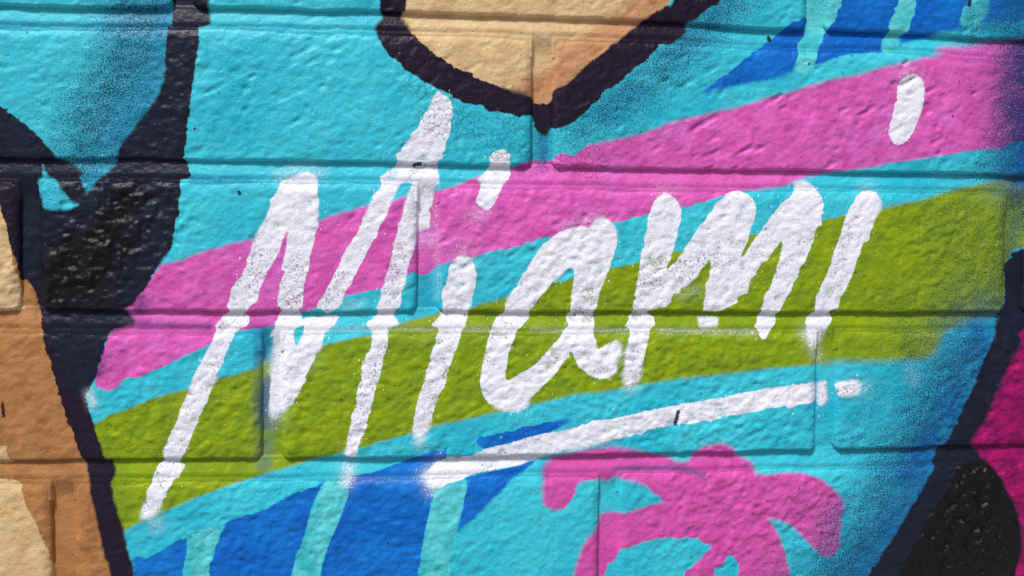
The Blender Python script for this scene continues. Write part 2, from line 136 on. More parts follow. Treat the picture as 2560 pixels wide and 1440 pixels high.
FIELD = {
  'dust': [
    ([-1934,4643,-1948,4405,-1975,4219,-2092,3978,-2221,3764,-2249,3525],58,0.8),
    ([-1846,4356,-1874,4037,-2030,3768],45,0.25),
    ([-2160,3447,-2225,3353],22,0.3),
    ([-2442,3257],35,0.3),
    ([2225,4774,1965,4483,1762,4335,1505,4075,1276,3900],48,0.62),
    ([1964,4539,1619,4162,1078,3756],28,0.35),
    ([2790,4767],50,0.15),
    ([4302,4619,4052,4567],45,0.5),
    ([4339,4415,4315,4121,4260,3825],42,0.75),
    ([3964,4316],60,0.12),
    ([4298,3560,4171,3587],45,0.5),
    ([3797,3492],70,0.15),
    ([3930,3141,4034,2787,3882,2549,3637,2312],75,0.42),
    ([4370,3265,4312,3026,4228,2609],42,0.6),
    ([3607,2252,3547,2134],40,0.35),
    ([3954,2192,3740,1895,3590,1599,3410,1303,3292,1007,3203,771,2991,538],58,0.68),
    ([3336,1839,3126,1516],60,0.25),
    ([2967,985,2957,748],32,0.55),
    ([2744,605,2623,549],50,0.35),
    ([2736,1080],50,0.12),
    ([-2093,2244,-2172,2083],25,0.15),
  ],
  'mist': [
    ([-1755,4623,-1769,4385,-1771,4093,-1850,3852,-2005,3636],34,0.55),
    ([-1923,4459,-1950,4141,-2106,3846,-2262,3525],50,0.25),
    ([-2289,3365,-2186,3394],15,0.4),
    ([2079,4712,1791,4392],35,0.45),
    ([1390,4044,1106,3784],24,0.25),
    ([4424,4770,4331,4708],60,0.8),
    ([4466,4390,4449,3858,4425,3562],62,1.25),
    ([4190,4088],40,0.35),
    ([4109,2310,4021,2042,3871,1685,3690,1358,3570,1121,3389,796,3208,531],66,0.95),
    ([3597,1330,3347,1349],26,0.45),
    ([4405,3146,4379,2908],18,0.4),
    ([814,3722,829,3611,818,3541],14,0.7),
    ([753,3582,655,3518],10,0.5),
    ([-11,2710,-16,2543],16,0.35),
    ([-1110,2350,-1091,2213],22,0.6),
    ([-1087,1993,-1093,1718],16,0.75),
    ([-1098,1580,-1099,1442],15,0.45),
    ([93,4469,-1510,4407],6,0.25),
    ([-2781,4377,-1717,4402],7,0.55),
    ([-1567,3388,-1200,3383],7,0.4),
    ([3807,1745,3657,1448],40,0.4),
    ([-1963,2411,-1729,2400,-1467,2389],8,0.7),
    ([-1897,2567,-1923,2513],12,0.6),
    ([-2185,2070,-2158,2191],12,0.5),
    ([827,1337,846,1394],10,0.4),
    ([1361,1364,1830,1362,1949,1330,2009,1286],5,0.6),
    ([3072,1131,3060,953],14,0.45),
    ([-13,3402,-68,3318],12,0.25),
  ],
  'thin': [
    ([-987,3413,-881,3456,-720,3445],14,0.45),
    ([-1097,2158,-1044,1718],10,0.2),
    ([-17,2987,30,2988],18,0.4),
    ([57,3265,87,2599],8,0.3),
    ([404,3200,349,3158],16,0.45),
    ([266,2878],26,0.35),
    ([1226,3154,1141,3111,998,3075],14,0.4),
    ([1708,3322],24,0.35),
    ([3211,3384],20,0.35),
    ([3501,4215],26,0.35),
    ([2759,2343,2853,2167],14,0.6),
    ([3118,1930,3195,1929],18,0.4),
    ([105,1421,-6,1338,36,1239],14,0.7),
    ([-530,1399,-525,1348,-541,1307],14,0.95),
    ([-43,1606,-35,1564],12,0.6),
    ([-558,1321,-6,1310],6,0.25),
    ([-2237,1935,-2220,1868],9,0.9),
    ([1366,2245,1381,2174],12,0.4),
    ([1456,1950],14,0.6),
    ([241,2370,465,2364],6,0.4),
    ([748,2364,1004,2357],6,0.35),
    ([1206,2357,1437,2357],6,0.4),
    ([1671,2356,2412,2343],6,0.5),
    ([-203,2376,46,2365],6,0.35),
    ([-666,2371,-394,2371],6,0.45),
    ([1814,2617,1931,2646],12,0.3),
    ([-1842,1100,-1816,1044],14,0.5),
    ([-1017,1759],18,0.35),
    ([2843,1903,2935,1887],12,0.3),
    ([3565,2045,3597,1985],14,0.25),
    ([-558,2528,-449,2542],10,0.35),
    ([-882,2130,-748,2156],14,0.15),
  ],
  'crack': [
    ([-97,4059,40,3926,96,3762],30,0.9),
    ([234,3820,429,3742,653,3747,781,3638],40,1.0),
    ([879,3710,1078,3672,1165,3589],34,1.0),
    ([935,3753,1163,3786],25,0.5),
    ([458,3604,542,3578],20,0.8),
    ([739,3526,1051,3503,1223,3534],24,0.8),
    ([1181,3421,1224,3450],22,0.7),
    ([-14,3842],25,0.6),
  ],
  'soft': [
    ([-1766,2810,-988,3047,-136,3290,264,3392,375,3436],14,5),
    ([1221,3689,1944,3888,2682,4100,3744,4382],18,7),
    ([3743,4426,4085,4480],20,14),
    ([2844,3500,3453,3589,4263,3713],16,4),
    ([2455,3384,2784,3476],12,8),
    ([-2200,1732,-1627,1957,-1150,2104,-367,2326,73,2482,576,2594],12,4),
    ([3306,3251,3924,3406,4427,3503],20,8),
    ([-1999,1008,-1152,1355,-558,1516],14,4),
    ([48,1681,723,1831,1529,1964,2476,2076,2839,2103],14,6),
    ([2961,2114,3330,2126,3672,2142,3825,2311,4012,2400,4232,2475],22,16),
    ([-1097,2144,-1017,2172],25,14),
    ([2900,2137],25,8),
    ([1012,1491,1301,1521,1534,1488],16,9),
    ([1947,1490,2125,1537,2276,1456,2398,1351],18,9),
    ([897,1450,835,1337,834,1179],18,8),
    ([1800,1420],30,8),
    ([1306,1039,1656,1110],16,5),
    ([1248,997,1133,827,1077,626],16,7),
    ([1245,1286,1537,1257],16,7),
    ([2519,1299,2824,1285,3058,1102,3049,745,2942,680,2709,888,2510,976,2636,668],14,5),
    ([698,1354,219,923],14,5),
    ([1010,1726,953,1692],12,8),
    ([1956,4064,2383,4144,2635,4219],16,6),
    ([3465,4460,3680,4505,4051,4604,4396,4660],16,6),
    ([2769,4266,3282,4382],12,3),
    ([-1963,2451,-1950,2406,-2067,2357],14,7),
    ([-2005,3636,-1824,3879,-1740,4068],18,4),
    ([-2432,3511,-2273,3408,-2244,3278,-2058,3489],14,4),
    ([-2559,3361,-2416,3310,-2303,3201,-2468,3164,-2543,3256],14,4),
    ([-1690,4626,-1457,4568,-1445,4475],14,4),
    ([-329,4460,-351,4427],12,6),
    ([-153,4507,-126,4462],12,8),
    ([766,3735,856,3737],12,5),
    ([1411,4687,1128,4477,930,4379,881,4211,651,4079],26,16),
    ([1848,4493,1776,4420],12,4),
    ([-2217,1353,-2105,806],30,3),
    ([-2151,1515,-2050,1105,-1962,719],20,3),
    ([1758,4700,1385,4435,933,4073],12,2),
    ([3239,530,3754,1327,4235,2340],20,2),
    ([4065,1511,4400,2130],25,9),
    ([4148,1410,4431,996,4473,614],20,6),
    ([-881,3429,-747,3425],14,3),
    ([266,2887],18,3),
    ([1226,3154,1357,3028],14,4),
    ([1708,3339],20,4),
    ([3501,4224,3594,4189],20,3),
    ([2769,2299,2822,2226,2897,2299],18,9),
    ([-6,1310,50,1253],18,8),
    ([1397,2031,1456,1959,1542,2058],16,7),
    ([-62,1607,7,1620],14,8),
    ([1952,2431,2024,2364,2109,2431],14,5),
    ([-1907,1101,-1789,1140],14,8),
    ([2866,1962,2949,1814],14,5),
    ([3179,1944,3104,1868],20,9),
    ([-964,1799,-1058,1759],18,8),
    ([1386,2260,1367,2117],14,6),
    ([-34,3098,-45,2987],12,6),
  ],
  'wear': [
    ([-1255,2705,-1148,2868],40,0.8),
    ([-882,2816,-909,2542],35,0.9),
    ([-612,2707,-720,2542],32,1.0),
    ([-204,2875,-258,2598],30,0.7),
    ([-1256,2432,-1575,1888,-1841,1209],30,0.6),
    ([-990,2213,-937,1882],30,0.5),
    ([-285,2265,-367,1988,-503,1599],26,1.0),
    ([157,2292,-8,1873],30,0.7),
    ([521,2347,466,2150],28,0.6),
    ([1116,2658,1117,2545],28,0.8),
    ([1549,2745,1812,2775,2046,2891],36,1.0),
    ([1527,2145,1499,2001],24,0.6),
    ([2254,2864,2462,2952],30,0.6),
    ([2702,2954,2586,2721],26,0.6),
    ([3066,3015,2979,2781],30,0.8),
    ([1062,2289,949,2148],26,0.4),
    ([329,1445,555,1456],20,0.7),
    ([1324,2074,1180,2061],12,0.7),
    ([2865,2343,2836,2255],18,0.8),
    ([2889,1903,3149,1930],25,1.1),
    ([-881,3361,-774,3335],30,0.3),
    ([14,3623],25,0.3),
  ],
  'flick': [
    ([1810,1774,1791,1681],4,1.0),
    ([3968,4782,3963,4741],3.5,1.0),
    ([2449,4465,2455,4442],4,1.0),
    ([2745,4280],3.0,1.0),
    ([3070,4347],5,0.6),
    ([-1261,3301,-1253,3287],3,1.0),
    ([-1547,3720],3,1.0),
    ([-1387,3965],2,0.9),
    ([-2790,1874,-2786,1793],4,0.8),
    ([-82,3505,-41,3517],4,0.9),
    ([14,3507,69,3503],3,0.6),
  ],
  'rough': [
    ([-2422,2726,-2191,2861,-2009,3130],80,2.2),
    ([4144,927,3930,569,4104,1230],90,2.4),
    ([4209,2131,4029,1683],70,1.2),
    ([2131,1122,2434,969,2734,1168],130,0.7),
    ([1533,1627,2423,1673],80,0.6),
    ([1967,2200,949,2148],120,0.5),
    ([-1774,3641,-1694,4042],60,0.4),
    ([-2605,2166,-2514,1089],120,-0.1),
    ([370,4320],150,-0.15),
    ([-448,898,-1261,837],150,0.4),
    ([-1785,1727,-991,1717,-174,1874],130,0.4),
    ([941,3108,377,3102],120,0.3),
    ([3780,2874],150,0.3),
  ],
  'dents': [
    ([1799,3743,2688,3791,3752,4047],120,1.5),
    ([2680,4221,3283,4353],60,1.0),
    ([-1250,4055,-179,3811],200,0.6),
    ([99,3099,1226,3224],120,0.6),
    ([-2295,2700],100,1.2),
    ([3988,780],120,1.2),
    ([1072,4342,1500,4523],60,0.6),
  ],
  'knob': [
    ([755,3297],9,1.0),
    ([1401,1167],8,0.9),
    ([1503,1148],9,0.7),
    ([-558,2122],8,0.6),
    ([-883,1632],10,0.4),
    ([-61,973,-33,930],7,0.5),
    ([163,939,205,994],7,0.6),
    ([371,4210],8,0.3),
    ([-2320,1288,-2321,1193],6,0.5),
    ([-2317,1084],6,0.5),
    ([-2321,948],7,0.5),
  ],
}
PX = 0.000282                               # size of one survey step on the wall
BAND = 32 * PX                              # distance kept on either side of a paint edge
RES = 0.00075
X0, X1, Z0, Z1 = -0.42, 0.60, 0.95, 1.60
NX = int((X1 - X0) / RES); NZ = int((Z1 - Z0) / RES)
GX = X0 + np.arange(NX) * RES
GZ = Z0 + np.arange(NZ) * RES

def to_m(flat):
    a = np.array(flat, float).reshape(-1, 2) / 10000.0
    a[:, 1] += 1.0
    return a

def rounded(p):
    """closed Catmull-Rom curve through the measured outline"""
    a, b, c, d = np.roll(p, 1, 0), p, np.roll(p, -1, 0), np.roll(p, -2, 0)
    out = []
    for t in (0.0, 1 / 3, 2 / 3):
        out.append(0.5 * (2 * b + (c - a) * t * 0.8 + (2 * a - 5 * b + 4 * c - d) * t * t * 0.8
                          + (3 * b - a - 3 * c + d) * t * t * t * 0.8) + 0.2 * 0.5 * 2 * ((b + (c - b) * t) - b))
    q = np.stack(out, 1).reshape(-1, 2)
    return q

def outline_distance(polys):
    """signed distance, positive inside, clipped to +-BAND, union of outlines"""
    total = np.full((NZ, NX), -BAND, np.float32)
    for flat in polys:
        p = rounded(to_m(flat))
        q = np.roll(p, -1, 0)
        lo = p.min(0) - BAND; hi = p.max(0) + BAND
        i0 = max(int((lo[0] - X0) / RES), 0); i1 = min(int((hi[0] - X0) / RES) + 2, NX)
        j0 = max(int((lo[1] - Z0) / RES), 0); j1 = min(int((hi[1] - Z0) / RES) + 2, NZ)
        if i1 <= i0 or j1 <= j0:
            continue
        gx = GX[i0:i1]; gz = GZ[j0:j1]
        dist = np.full((j1 - j0, i1 - i0), BAND, np.float32)
        ins = np.zeros((j1 - j0, i1 - i0), bool)
        for (ax, az), (bx, bz) in zip(p, q):
            u0 = np.searchsorted(gx, min(ax, bx) - BAND); u1 = np.searchsorted(gx, max(ax, bx) + BAND)
            v0 = np.searchsorted(gz, min(az, bz) - BAND); v1 = np.searchsorted(gz, max(az, bz) + BAND)
            if u1 > u0 and v1 > v0:
                dx = gx[u0:u1][None, :] - ax; dz = gz[v0:v1][:, None] - az
                ex, ez = bx - ax, bz - az
                t = np.clip((dx * ex + dz * ez) / (ex * ex + ez * ez + 1e-18), 0, 1)
                d = np.sqrt((dx - t * ex) ** 2 + (dz - t * ez) ** 2)
                np.minimum(dist[v0:v1, u0:u1], d, out=dist[v0:v1, u0:u1])
            r0 = np.searchsorted(gz, min(az, bz)); r1 = np.searchsorted(gz, max(az, bz))
            if r1 > r0:
                xc = ax + (gz[r0:r1] - az) / (bz - az) * (bx - ax)
                ins[r0:r1] ^= gx[None, :] > xc[:, None]
        s = np.where(ins, dist, -dist)
        np.maximum(total[j0:j1, i0:i1], s, out=total[j0:j1, i0:i1])
    return total

def density(strokes):
    f = np.zeros((NZ, NX), np.float32)
    for flat, sig, amp in strokes:
        p = to_m(flat); s = sig * PX; R = 3.2 * s
        best = None
        lo = p.min(0) - R; hi = p.max(0) + R
        i0 = max(int((lo[0] - X0) / RES), 0); i1 = min(int((hi[0] - X0) / RES) + 2, NX)
        j0 = max(int((lo[1] - Z0) / RES), 0); j1 = min(int((hi[1] - Z0) / RES) + 2, NZ)
        if i1 <= i0 or j1 <= j0:
            continue
        gx = GX[i0:i1][None, :]; gz = GZ[j0:j1][:, None]
        if len(p) == 1:
            p = np.vstack([p, p + 1e-6])
        for (ax, az), (bx, bz) in zip(p[:-1], p[1:]):
            ex, ez = bx - ax, bz - az
            t = np.clip(((gx - ax) * ex + (gz - az) * ez) / (ex * ex + ez * ez + 1e-18), 0, 1)
            d2 = (gx - ax - t * ex) ** 2 + (gz - az - t * ez) ** 2
            best = d2 if best is None else np.minimum(best, d2)
        g = amp * np.exp(-best / (2 * s * s))
        w = f[j0:j1, i0:i1]
        if amp > 0:
            f[j0:j1, i0:i1] = np.where(w >= 0, np.maximum(w, g) + 0.35 * np.minimum(np.maximum(w, 0), g), w + g)
        else:
            f[j0:j1, i0:i1] = w + g
    return f

maps = {}
for name in PAINT:
    if not name.endswith('_cut'):
        maps[name] = outline_distance(PAINT[name])
for name in PAINT:
    if name.endswith('_cut'):
        k = name[:-4]
        maps[k] = np.minimum(maps[k], -outline_distance(PAINT[name]))
for name in list(maps):
    maps[name] = np.clip(0.5 + 0.5 * maps[name] / BAND, 0, 1)       # 0 = bare of this paint, 0.5 = its edge
for name in FIELD:
    maps[name] = density(FIELD[name])
# flecks of white thrown around the lettering
near = np.clip((maps['white'] - 0.02) / 0.46, 0, 1)
maps['fling'] = near.astype(np.float32)
maps['soft'] = maps['soft'] / 32.0
ATTRS = [k for k in maps if k not in ('rough', 'dents', 'knob')]

def sample(m, x, z):
    u = np.clip((x - X0) / RES, 0, NX - 1.001); v = np.clip((z - Z0) / RES, 0, NZ - 1.001)
    i = u.astype(int); j = v.astype(int); fu = u - i; fv = v - j
    return ((m[j, i] * (1 - fu) + m[j, i + 1] * fu) * (1 - fv) + (m[j + 1, i] * (1 - fu) + m[j + 1, i + 1] * fu) * fv)

# ---------------------------------------------------------------- relief
rng = np.random.default_rng(7)
TAB = rng.random((512, 512)).astype(np.float32)

def vnoise(x, z, size, seed=0, stretch=1.0):
    """smooth value noise in -1..1 with lumps of the given size in metres"""
    u = x / (size * stretch) + 37.7 * seed + 1000; v = z / size + 91.3 * seed + 1000
    i = np.floor(u).astype(int); j = np.floor(v).astype(int); fu = u - i; fv = v - j
    fu = fu * fu * fu * (fu * (fu * 6 - 15) + 10); fv = fv * fv * fv * (fv * (fv * 6 - 15) + 10)
    g = lambda a, b: TAB[b % 512, a % 512]
    r = (g(i, j) * (1 - fu) + g(i + 1, j) * fu) * (1 - fv) + (g(i, j + 1) * (1 - fu) + g(i + 1, j + 1) * fu) * fv
    return r * 2 - 1

def turned(x, z, ang):
    c, s = math.cos(ang), math.sin(ang)
    return x * c - z * s, x * s + z * c

def lumps(x, z):
    r = 0.62 + sample(maps['rough'], x, z)
    a, b = turned(x, z, -0.5)
    c, d = turned(x, z, 0.9)
    h = 0.22 * vnoise(a, b, 0.023, 1, 1.5)
    h = h + r * (0.26 * vnoise(c, d, 0.0088, 2) + 0.40 * vnoise(a, b, 0.0047, 3, 1.4) + 0.34 * vnoise(x, z, 0.0031, 4, 1.2)
                 + 0.14 * vnoise(c, d, 0.0019, 16))
    dent = np.clip(vnoise(a, b, 0.0044, 5, 1.7) - 0.30, 0, 1) * np.clip(vnoise(x, z, 0.02, 6) + 0.55, 0, 1)
    knob = np.clip(vnoise(c, d, 0.0075, 8, 1.2) - 0.60, 0, 1)
    return (h - (0.60 + sample(maps['dents'], x, z)) * dent + 0.8 * knob + sample(maps['knob'], x, z)) * 0.001

# ---------------------------------------------------------------- courses of the wall
COURSE = 0.1016
BED = 0.0128
DEV = {0: ([-0.278, -0.1143, 0.0592, 0.1499, 0.2436, 0.3402, 0.44], [-3.05, 1.55, 2.3, 2.14, -0.3, 0.06, -2.49]), 1: ([-0.2791, -0.2287, -0.1146, -0.0178, 0.0598, 0.1511, 0.2453, 0.3424, 0.4427], [-0.1, -0.22, 0.81, 0.39, -0.16, -0.53, -0.05, 0.44, -0.53]), 2: ([-0.2398, -0.1149, 0.0605, 0.247, 0.4263], [0.48, -0.25, -0.44, -0.63, -0.25]), 3: ([-0.2815, -0.1152, -0.0007, 0.0612, 0.2486, 0.4482], [1.79, -0.24, -0.79, -0.98, -0.29, 1.35])}                                # measured waviness of the bed joints (x, mm)
FIRST, LAST = -7, 14

def bed_line(k, x):
    """lower edge of course k"""
    z = 1.3 - COURSE * (k - 1.5)
    if k in DEV:
        xs, ds = DEV[k]
        z = z + np.interp(x, xs, ds) * 0.001
    else:
        z = z + 0.0015 * vnoise(np.asarray(x, float), np.zeros_like(x, dtype=float) + k * 0.5, 0.35, 11)
    return z + 0.0006 * vnoise(np.asarray(x, float), np.zeros_like(x, dtype=float) + k * 0.31, 0.03, 12)

def top_line(k, x):
    return bed_line(k - 1, x) - BED + 0.0007 * vnoise(np.asarray(x, float), np.zeros_like(x, dtype=float) + k * 0.77, 0.04, 13)

HEADS = {0: [(-0.1678, -0.1566), (0.2731, 0.2851)], 1: [(0.0744, 0.0871)], 2: [(-0.2672, -0.2559), (-0.0053, 0.0071), (0.4306, 0.4446)], 3: [(-0.1111, -0.099), (0.2855, 0.2987)], 4: [(-0.2489, -0.2356), (0.1246, 0.1368)]}                            # measured head joints of the courses in view
WX0, WX1 = -1.02, 1.22
BRICK_L, HEAD_W = 0.392, 0.0125
random.seed(5)
spans = {}
for k in range(FIRST, LAST + 1):
    if k in HEADS:
        h = list(HEADS[k])
    else:
        c = -0.6 + (0.2 if k % 2 else 0.0) + random.uniform(-.02, .02)
        h = [(c, c + HEAD_W)]
    while h[-1][1] + 0.1 < WX1:
        e = h[-1][1] + BRICK_L + random.uniform(-.006, .006)
        h.append((e, e + HEAD_W))
    while h[0][0] - 0.1 > WX0:
        e = h[0][0] - BRICK_L + random.uniform(-.006, .006)
        h.insert(0, (e - HEAD_W, e))
    s = []
    for (a0, a1), (b0, b1) in zip(h[:-1], h[1:]):
        s.append((a1, b0))
    spans[k] = s

DX0, DX1, DZ0, DZ1 = -0.300, 0.475, 1.035, 1.492     # part of the wall built finely
FINE, COARSE = 0.00088, 0.006

def grid_lines(a, b, d0, d1):
    out = [a]
    lo, hi = max(a, d0), min(b, d1)
    if hi - lo < FINE * 4:
        n = max(2, int((b - a) / COARSE))
        return np.linspace(a, b, n + 1)
    seg = []
    if lo > a:
        seg.append(np.linspace(a, lo, max(2, int((lo - a) / COARSE)), endpoint=False))
    seg.append(np.linspace(lo, hi, int((hi - lo) / FINE), endpoint=False))
    if hi < b:
        seg.append(np.linspace(hi, b, max(2, int((b - hi) / COARSE))))
    else:
        seg.append(np.array([b]))
    return np.concatenate(seg)

def edge_lines(xs):
    """add close lines at both ends so that the rounded arris is there on coarse pieces too"""
    a, b = xs[0], xs[-1]
    extra = np.array([0.0012, 0.002, 0.003, 0.0045])
    return np.unique(np.round(np.concatenate([xs, a + extra, b - extra]), 6))

def build_mesh(name, verts, quads, relief=None):
    me = bpy.data.meshes.new(name)
    nv, nq = len(verts), len(quads)
    me.vertices.add(nv)
    me.vertices.foreach_set("co", verts.astype(np.float32).ravel())
    me.loops.add(nq * 4)
    me.loops.foreach_set("vertex_index", quads.astype(np.int32).ravel())
    me.polygons.add(nq)
    me.polygons.foreach_set("loop_start", np.arange(0, nq * 4, 4, dtype=np.int32))
    me.update(calc_edges=True)
    if True:
        x = verts[:, 0]; z = verts[:, 2]
        for k in ATTRS:
            v = sample(maps[k], x, z).astype(np.float32)
            if v.max() > 0.0001:
                at = me.attributes.new("p_" + k, 'FLOAT', 'POINT')
                at.data.foreach_set("value", v)
        at = me.attributes.new("p_relief", 'FLOAT', 'POINT')
        at.data.foreach_set("value", np.clip(0.5 + 0.4 * 1000 * lumps(x, z), 0, 1).astype(np.float32))
    me.validate()
    return me

def quads_of(nz, nx):
    i = np.arange(nx - 1)[None, :]; j = np.arange(nz - 1)[:, None]
    a = (j * nx + i).ravel()
    return np.stack([a, a + 1, a + 1 + nx, a + nx], 1)      # faces -Y

def brick_mesh(k, xl, xr, seed):
    out = 0.0016
    xm = np.linspace(xl, xr, 9)
    zt = top_line(k, xm).max(); zb = bed_line(k, xm).min()
    xs = edge_lines(grid_lines(xl - out, xr + out, DX0, DX1))
    in_x = xr > DX0 and xl < DX1
    zs = edge_lines(grid_lines(zb - out, zt + out, DZ0 if in_x else 9, DZ1 if in_x else 9.1))
    if not (zt > DZ0 and zb < DZ1):
        xs = edge_lines(np.linspace(xl - out, xr + out, int((xr - xl) / COARSE)))
    X, Z = np.meshgrid(xs, zs)
    t = (Z - bed_line(k, X)) / (top_line(k, X) - bed_line(k, X))
    rc = 0.0055
    wob = 0.0004 * vnoise(X, Z, 0.009, 21 + seed % 5)
    qx = np.maximum(xl - X, X - xr) + rc
    qz = np.maximum(bed_line(k, X) - Z, Z - top_line(k, X)) + rc
    sd = np.hypot(np.maximum(qx, 0), np.maximum(qz, 0)) + np.minimum(np.maximum(qx, qz), 0) - rc + wob
    e = -sd
    r = 0.0022
    et = top_line(k, X) - Z
    es = np.minimum(X - xl, xr - X)
    ease = 0.0021 * np.clip(1 - et / 0.009, 0, 1) ** 2 + 0.0030 * np.clip(1 - es / 0.007, 0, 1) ** 2
    w = np.clip(1 - e / r, 0, 1)
    h = -r * (1 - np.sqrt(np.maximum(1 - w * w, 0)))
    h = np.where(e <= 0, -r + np.maximum(e * 7, -0.011), h)
    rr = np.random.default_rng(seed)
    tilt = rr.uniform(-0.4, 0.4, 3) * 0.001
    u = (X - (xl + xr) / 2) / (xr - xl); v = t - 0.5
    calm = np.clip(e / 0.002, 0.25, 1)
    h = h + tilt[0] * u + tilt[1] * v + 0.0005 + lumps(X, Z) * calm - ease - 0.0006 * (2 * v) ** 4
    n_z, n_x = X.shape
    V = np.stack([X.ravel(), -h.ravel(), Z.ravel()], 1)
    Q = quads_of(n_z, n_x)
    # sides and back, so that the block is a solid
    ring = np.concatenate([np.arange(n_x), np.arange(1, n_z) * n_x + n_x - 1,
                           (n_z - 1) * n_x + np.arange(n_x - 2, -1, -1), np.arange(n_z - 2, 0, -1) * n_x])
    B = V[ring].copy(); B[:, 1] = 0.09
    base = len(V); m = len(ring); i = np.arange(m); j = (i + 1) % m
    S = np.stack([ring[j], ring[i], base + i, base + j], 1)
    V = np.concatenate([V, B])
    back = np.array([[base + n_x - 1, base, base + n_x + n_z - 2 + n_x - 1, base + n_x + n_z - 2]])
    return build_mesh("brick", V, np.concatenate([Q, S, back]))

# ---------------------------------------------------------------- paint material
def make_material():
    mat = bpy.data.materials.new("spray_paint_on_masonry")
    mat.use_nodes = True
    nt = mat.node_tree
    N, L = nt.nodes, nt.links
    bsdf = N["Principled BSDF"]

    def put(sock, v):
        if isinstance(v, bpy.types.NodeSocket):
            L.new(v, sock)
        else:
            sock.default_value = v

    def math_(op, a, b=0.0, clamp=False):
        n = N.new("ShaderNodeMath"); n.operation = op; n.use_clamp = clamp
        put(n.inputs[0], a); put(n.inputs[1], b)
        return n.outputs[0]
    add = lambda a, b: math_('ADD', a, b)
    sub = lambda a, b: math_('SUBTRACT', a, b)
    mul = lambda a, b: math_('MULTIPLY', a, b)
    mx = lambda a, b: math_('MAXIMUM', a, b)

    def ramp(v, a, b, lo=0.0, hi=1.0):
        n = N.new("ShaderNodeMapRange"); n.interpolation_type = 'SMOOTHSTEP'; n.clamp = True
        put(n.inputs["Value"], v); put(n.inputs["From Min"], a); put(n.inputs["From Max"], b)
        put(n.inputs["To Min"], lo); put(n.inputs["To Max"], hi)
        return n.outputs["Result"]

    def lin(v, a, b, lo=0.0, hi=1.0):
        n = N.new("ShaderNodeMapRange"); n.clamp = True
        put(n.inputs["Value"], v); put(n.inputs["From Min"], a); put(n.inputs["From Max"], b)
        put(n.inputs["To Min"], lo); put(n.inputs["To Max"], hi)
        return n.outputs["Result"]

    def mix(f, a, b):
        n = N.new("ShaderNodeMix"); n.data_type = 'RGBA'
        put(n.inputs[0], f); put(n.inputs[6], a); put(n.inputs[7], b)
        return n.outputs[2]

    def rgb(r, g, b):
        f = lambda c: ((c / 255 + 0.055) / 1.055) ** 2.4 if c / 255 > 0.04045 else c / 255 / 12.92
        return (f(r), f(g), f(b), 1.0)

    tc = N.new("ShaderNodeTexCoord"); tc.object = wall
    sp = N.new("ShaderNodeSeparateXYZ"); L.new(tc.outputs["Object"], sp.inputs[0])
    cb = N.new("ShaderNodeCombineXYZ"); L.new(sp.outputs[0], cb.inputs[0]); L.new(sp.outputs[2], cb.inputs[1])
    P = cb.outputs[0]                       # flat coordinates along the wall

    def moved(off, scale=(1, 1, 1), rot=0.0):
        n = N.new("ShaderNodeMapping"); put(n.inputs["Vector"], P)
        n.inputs["Location"].default_value = off; n.inputs["Scale"].default_value = scale
        n.inputs["Rotation"].default_value = (0, 0, rot)
        return n.outputs[0]

    def noise(px, detail=2.0, off=(0, 0, 0), rough=0.5, scale=(1, 1, 1), rot=0.0):
        n = N.new("ShaderNodeTexNoise"); n.noise_dimensions = '2D'
        put(n.inputs["Vector"], moved(off, scale, rot))
        n.inputs["Scale"].default_value = 1.0 / (px * PX)
        n.inputs["Detail"].default_value = detail
        n.inputs["Roughness"].default_value = rough
        return n.outputs["Fac"]

    def attr(name):
        n = N.new("ShaderNodeAttribute"); n.attribute_name = "p_" + name
        return n.outputs["Fac"]

    # how the edge of a sprayed stroke wanders over the bumps, in survey steps
    wander = add(mul(sub(noise(20, 2.0, (1, 2, 3)), 0.5), 13.0), mul(sub(noise(6, 1.0, (4, 1, 7)), 0.5), 5.0))
    soft = mul(attr("soft"), 32.0)
    fine = noise(3.8, 1.0, (9, 3, 1), 0.6)                      # droplets
    fine2 = noise(4.4, 1.0, (2, 8, 5), 0.6)
    drop = add(mul(fine, 0.7), mul(fine2, 0.3))
    broad = noise(230, 3.0, (3, 3, 8))
    mid = noise(55, 3.0, (6, 1, 2))
    wand_soft = mul(wander, lin(soft, 0.0, 9.0, 1.0, 0.45))
    grain = mul(sub(fine, 0.5), mul(soft, 1.3))                 # soft edges break up into droplets

    def cover(name, edge=0.8, width=1.5, hard=1.0, grow=0.0):
        d = mul(sub(attr(name), 0.5 - grow / 64.0), 64.0)
        d = add(d, add(mul(wand_soft, edge), grain))
        w = add(mul(soft, hard), width)
        return ramp(d, mul(w, -1.0), w)

    def speck(den, cut=0.62, spread=0.34, width=0.055):
        t = sub(cut, mul(den, spread))
        return ramp(fine, t, add(t, width))

    c = mix(ramp(broad, 0.30, 0.75), rgb(60, 195, 215), rgb(38, 178, 204))
    c = mix(mul(ramp(mid, 0.45, 0.75), 0.22), c, rgb(82, 202, 218))
    c = mix(cover("blue"), c, mix(ramp(broad, .4, .65), rgb(3, 98, 192), rgb(8, 116, 206)))
    c = mix(cover("aqua"), c, mix(ramp(mid, .35, .7), rgb(92, 205, 214), rgb(58, 182, 196)))
    pinkc = mix(ramp(mid, .35, .7), mix(mul(ramp(broad, .5, .7), .45), rgb(220, 98, 188), rgb(200, 112, 202)), rgb(207, 84, 172))
    pk = cover("pink")
    c = mix(pk, c, pinkc)
    greenc = mix(ramp(mid, .3, .7), rgb(138, 161, 16), rgb(119, 146, 22))
    gn = cover("green", 0.7)
    c = mix(gn, c, greenc)
    c = mix(mul(cover("palm", 0.8, 2.5), 0.97), c, mix(ramp(mid, .35, .7), rgb(212, 78, 170), rgb(200, 68, 158)))
    # mist and droplets of the dark blue outline colour
    mist = attr("mist")
    mistf = mul(mist, lin(add(mul(mid, .6), mul(drop, .5)), 0.35, 0.75, 0.65, 1.15))
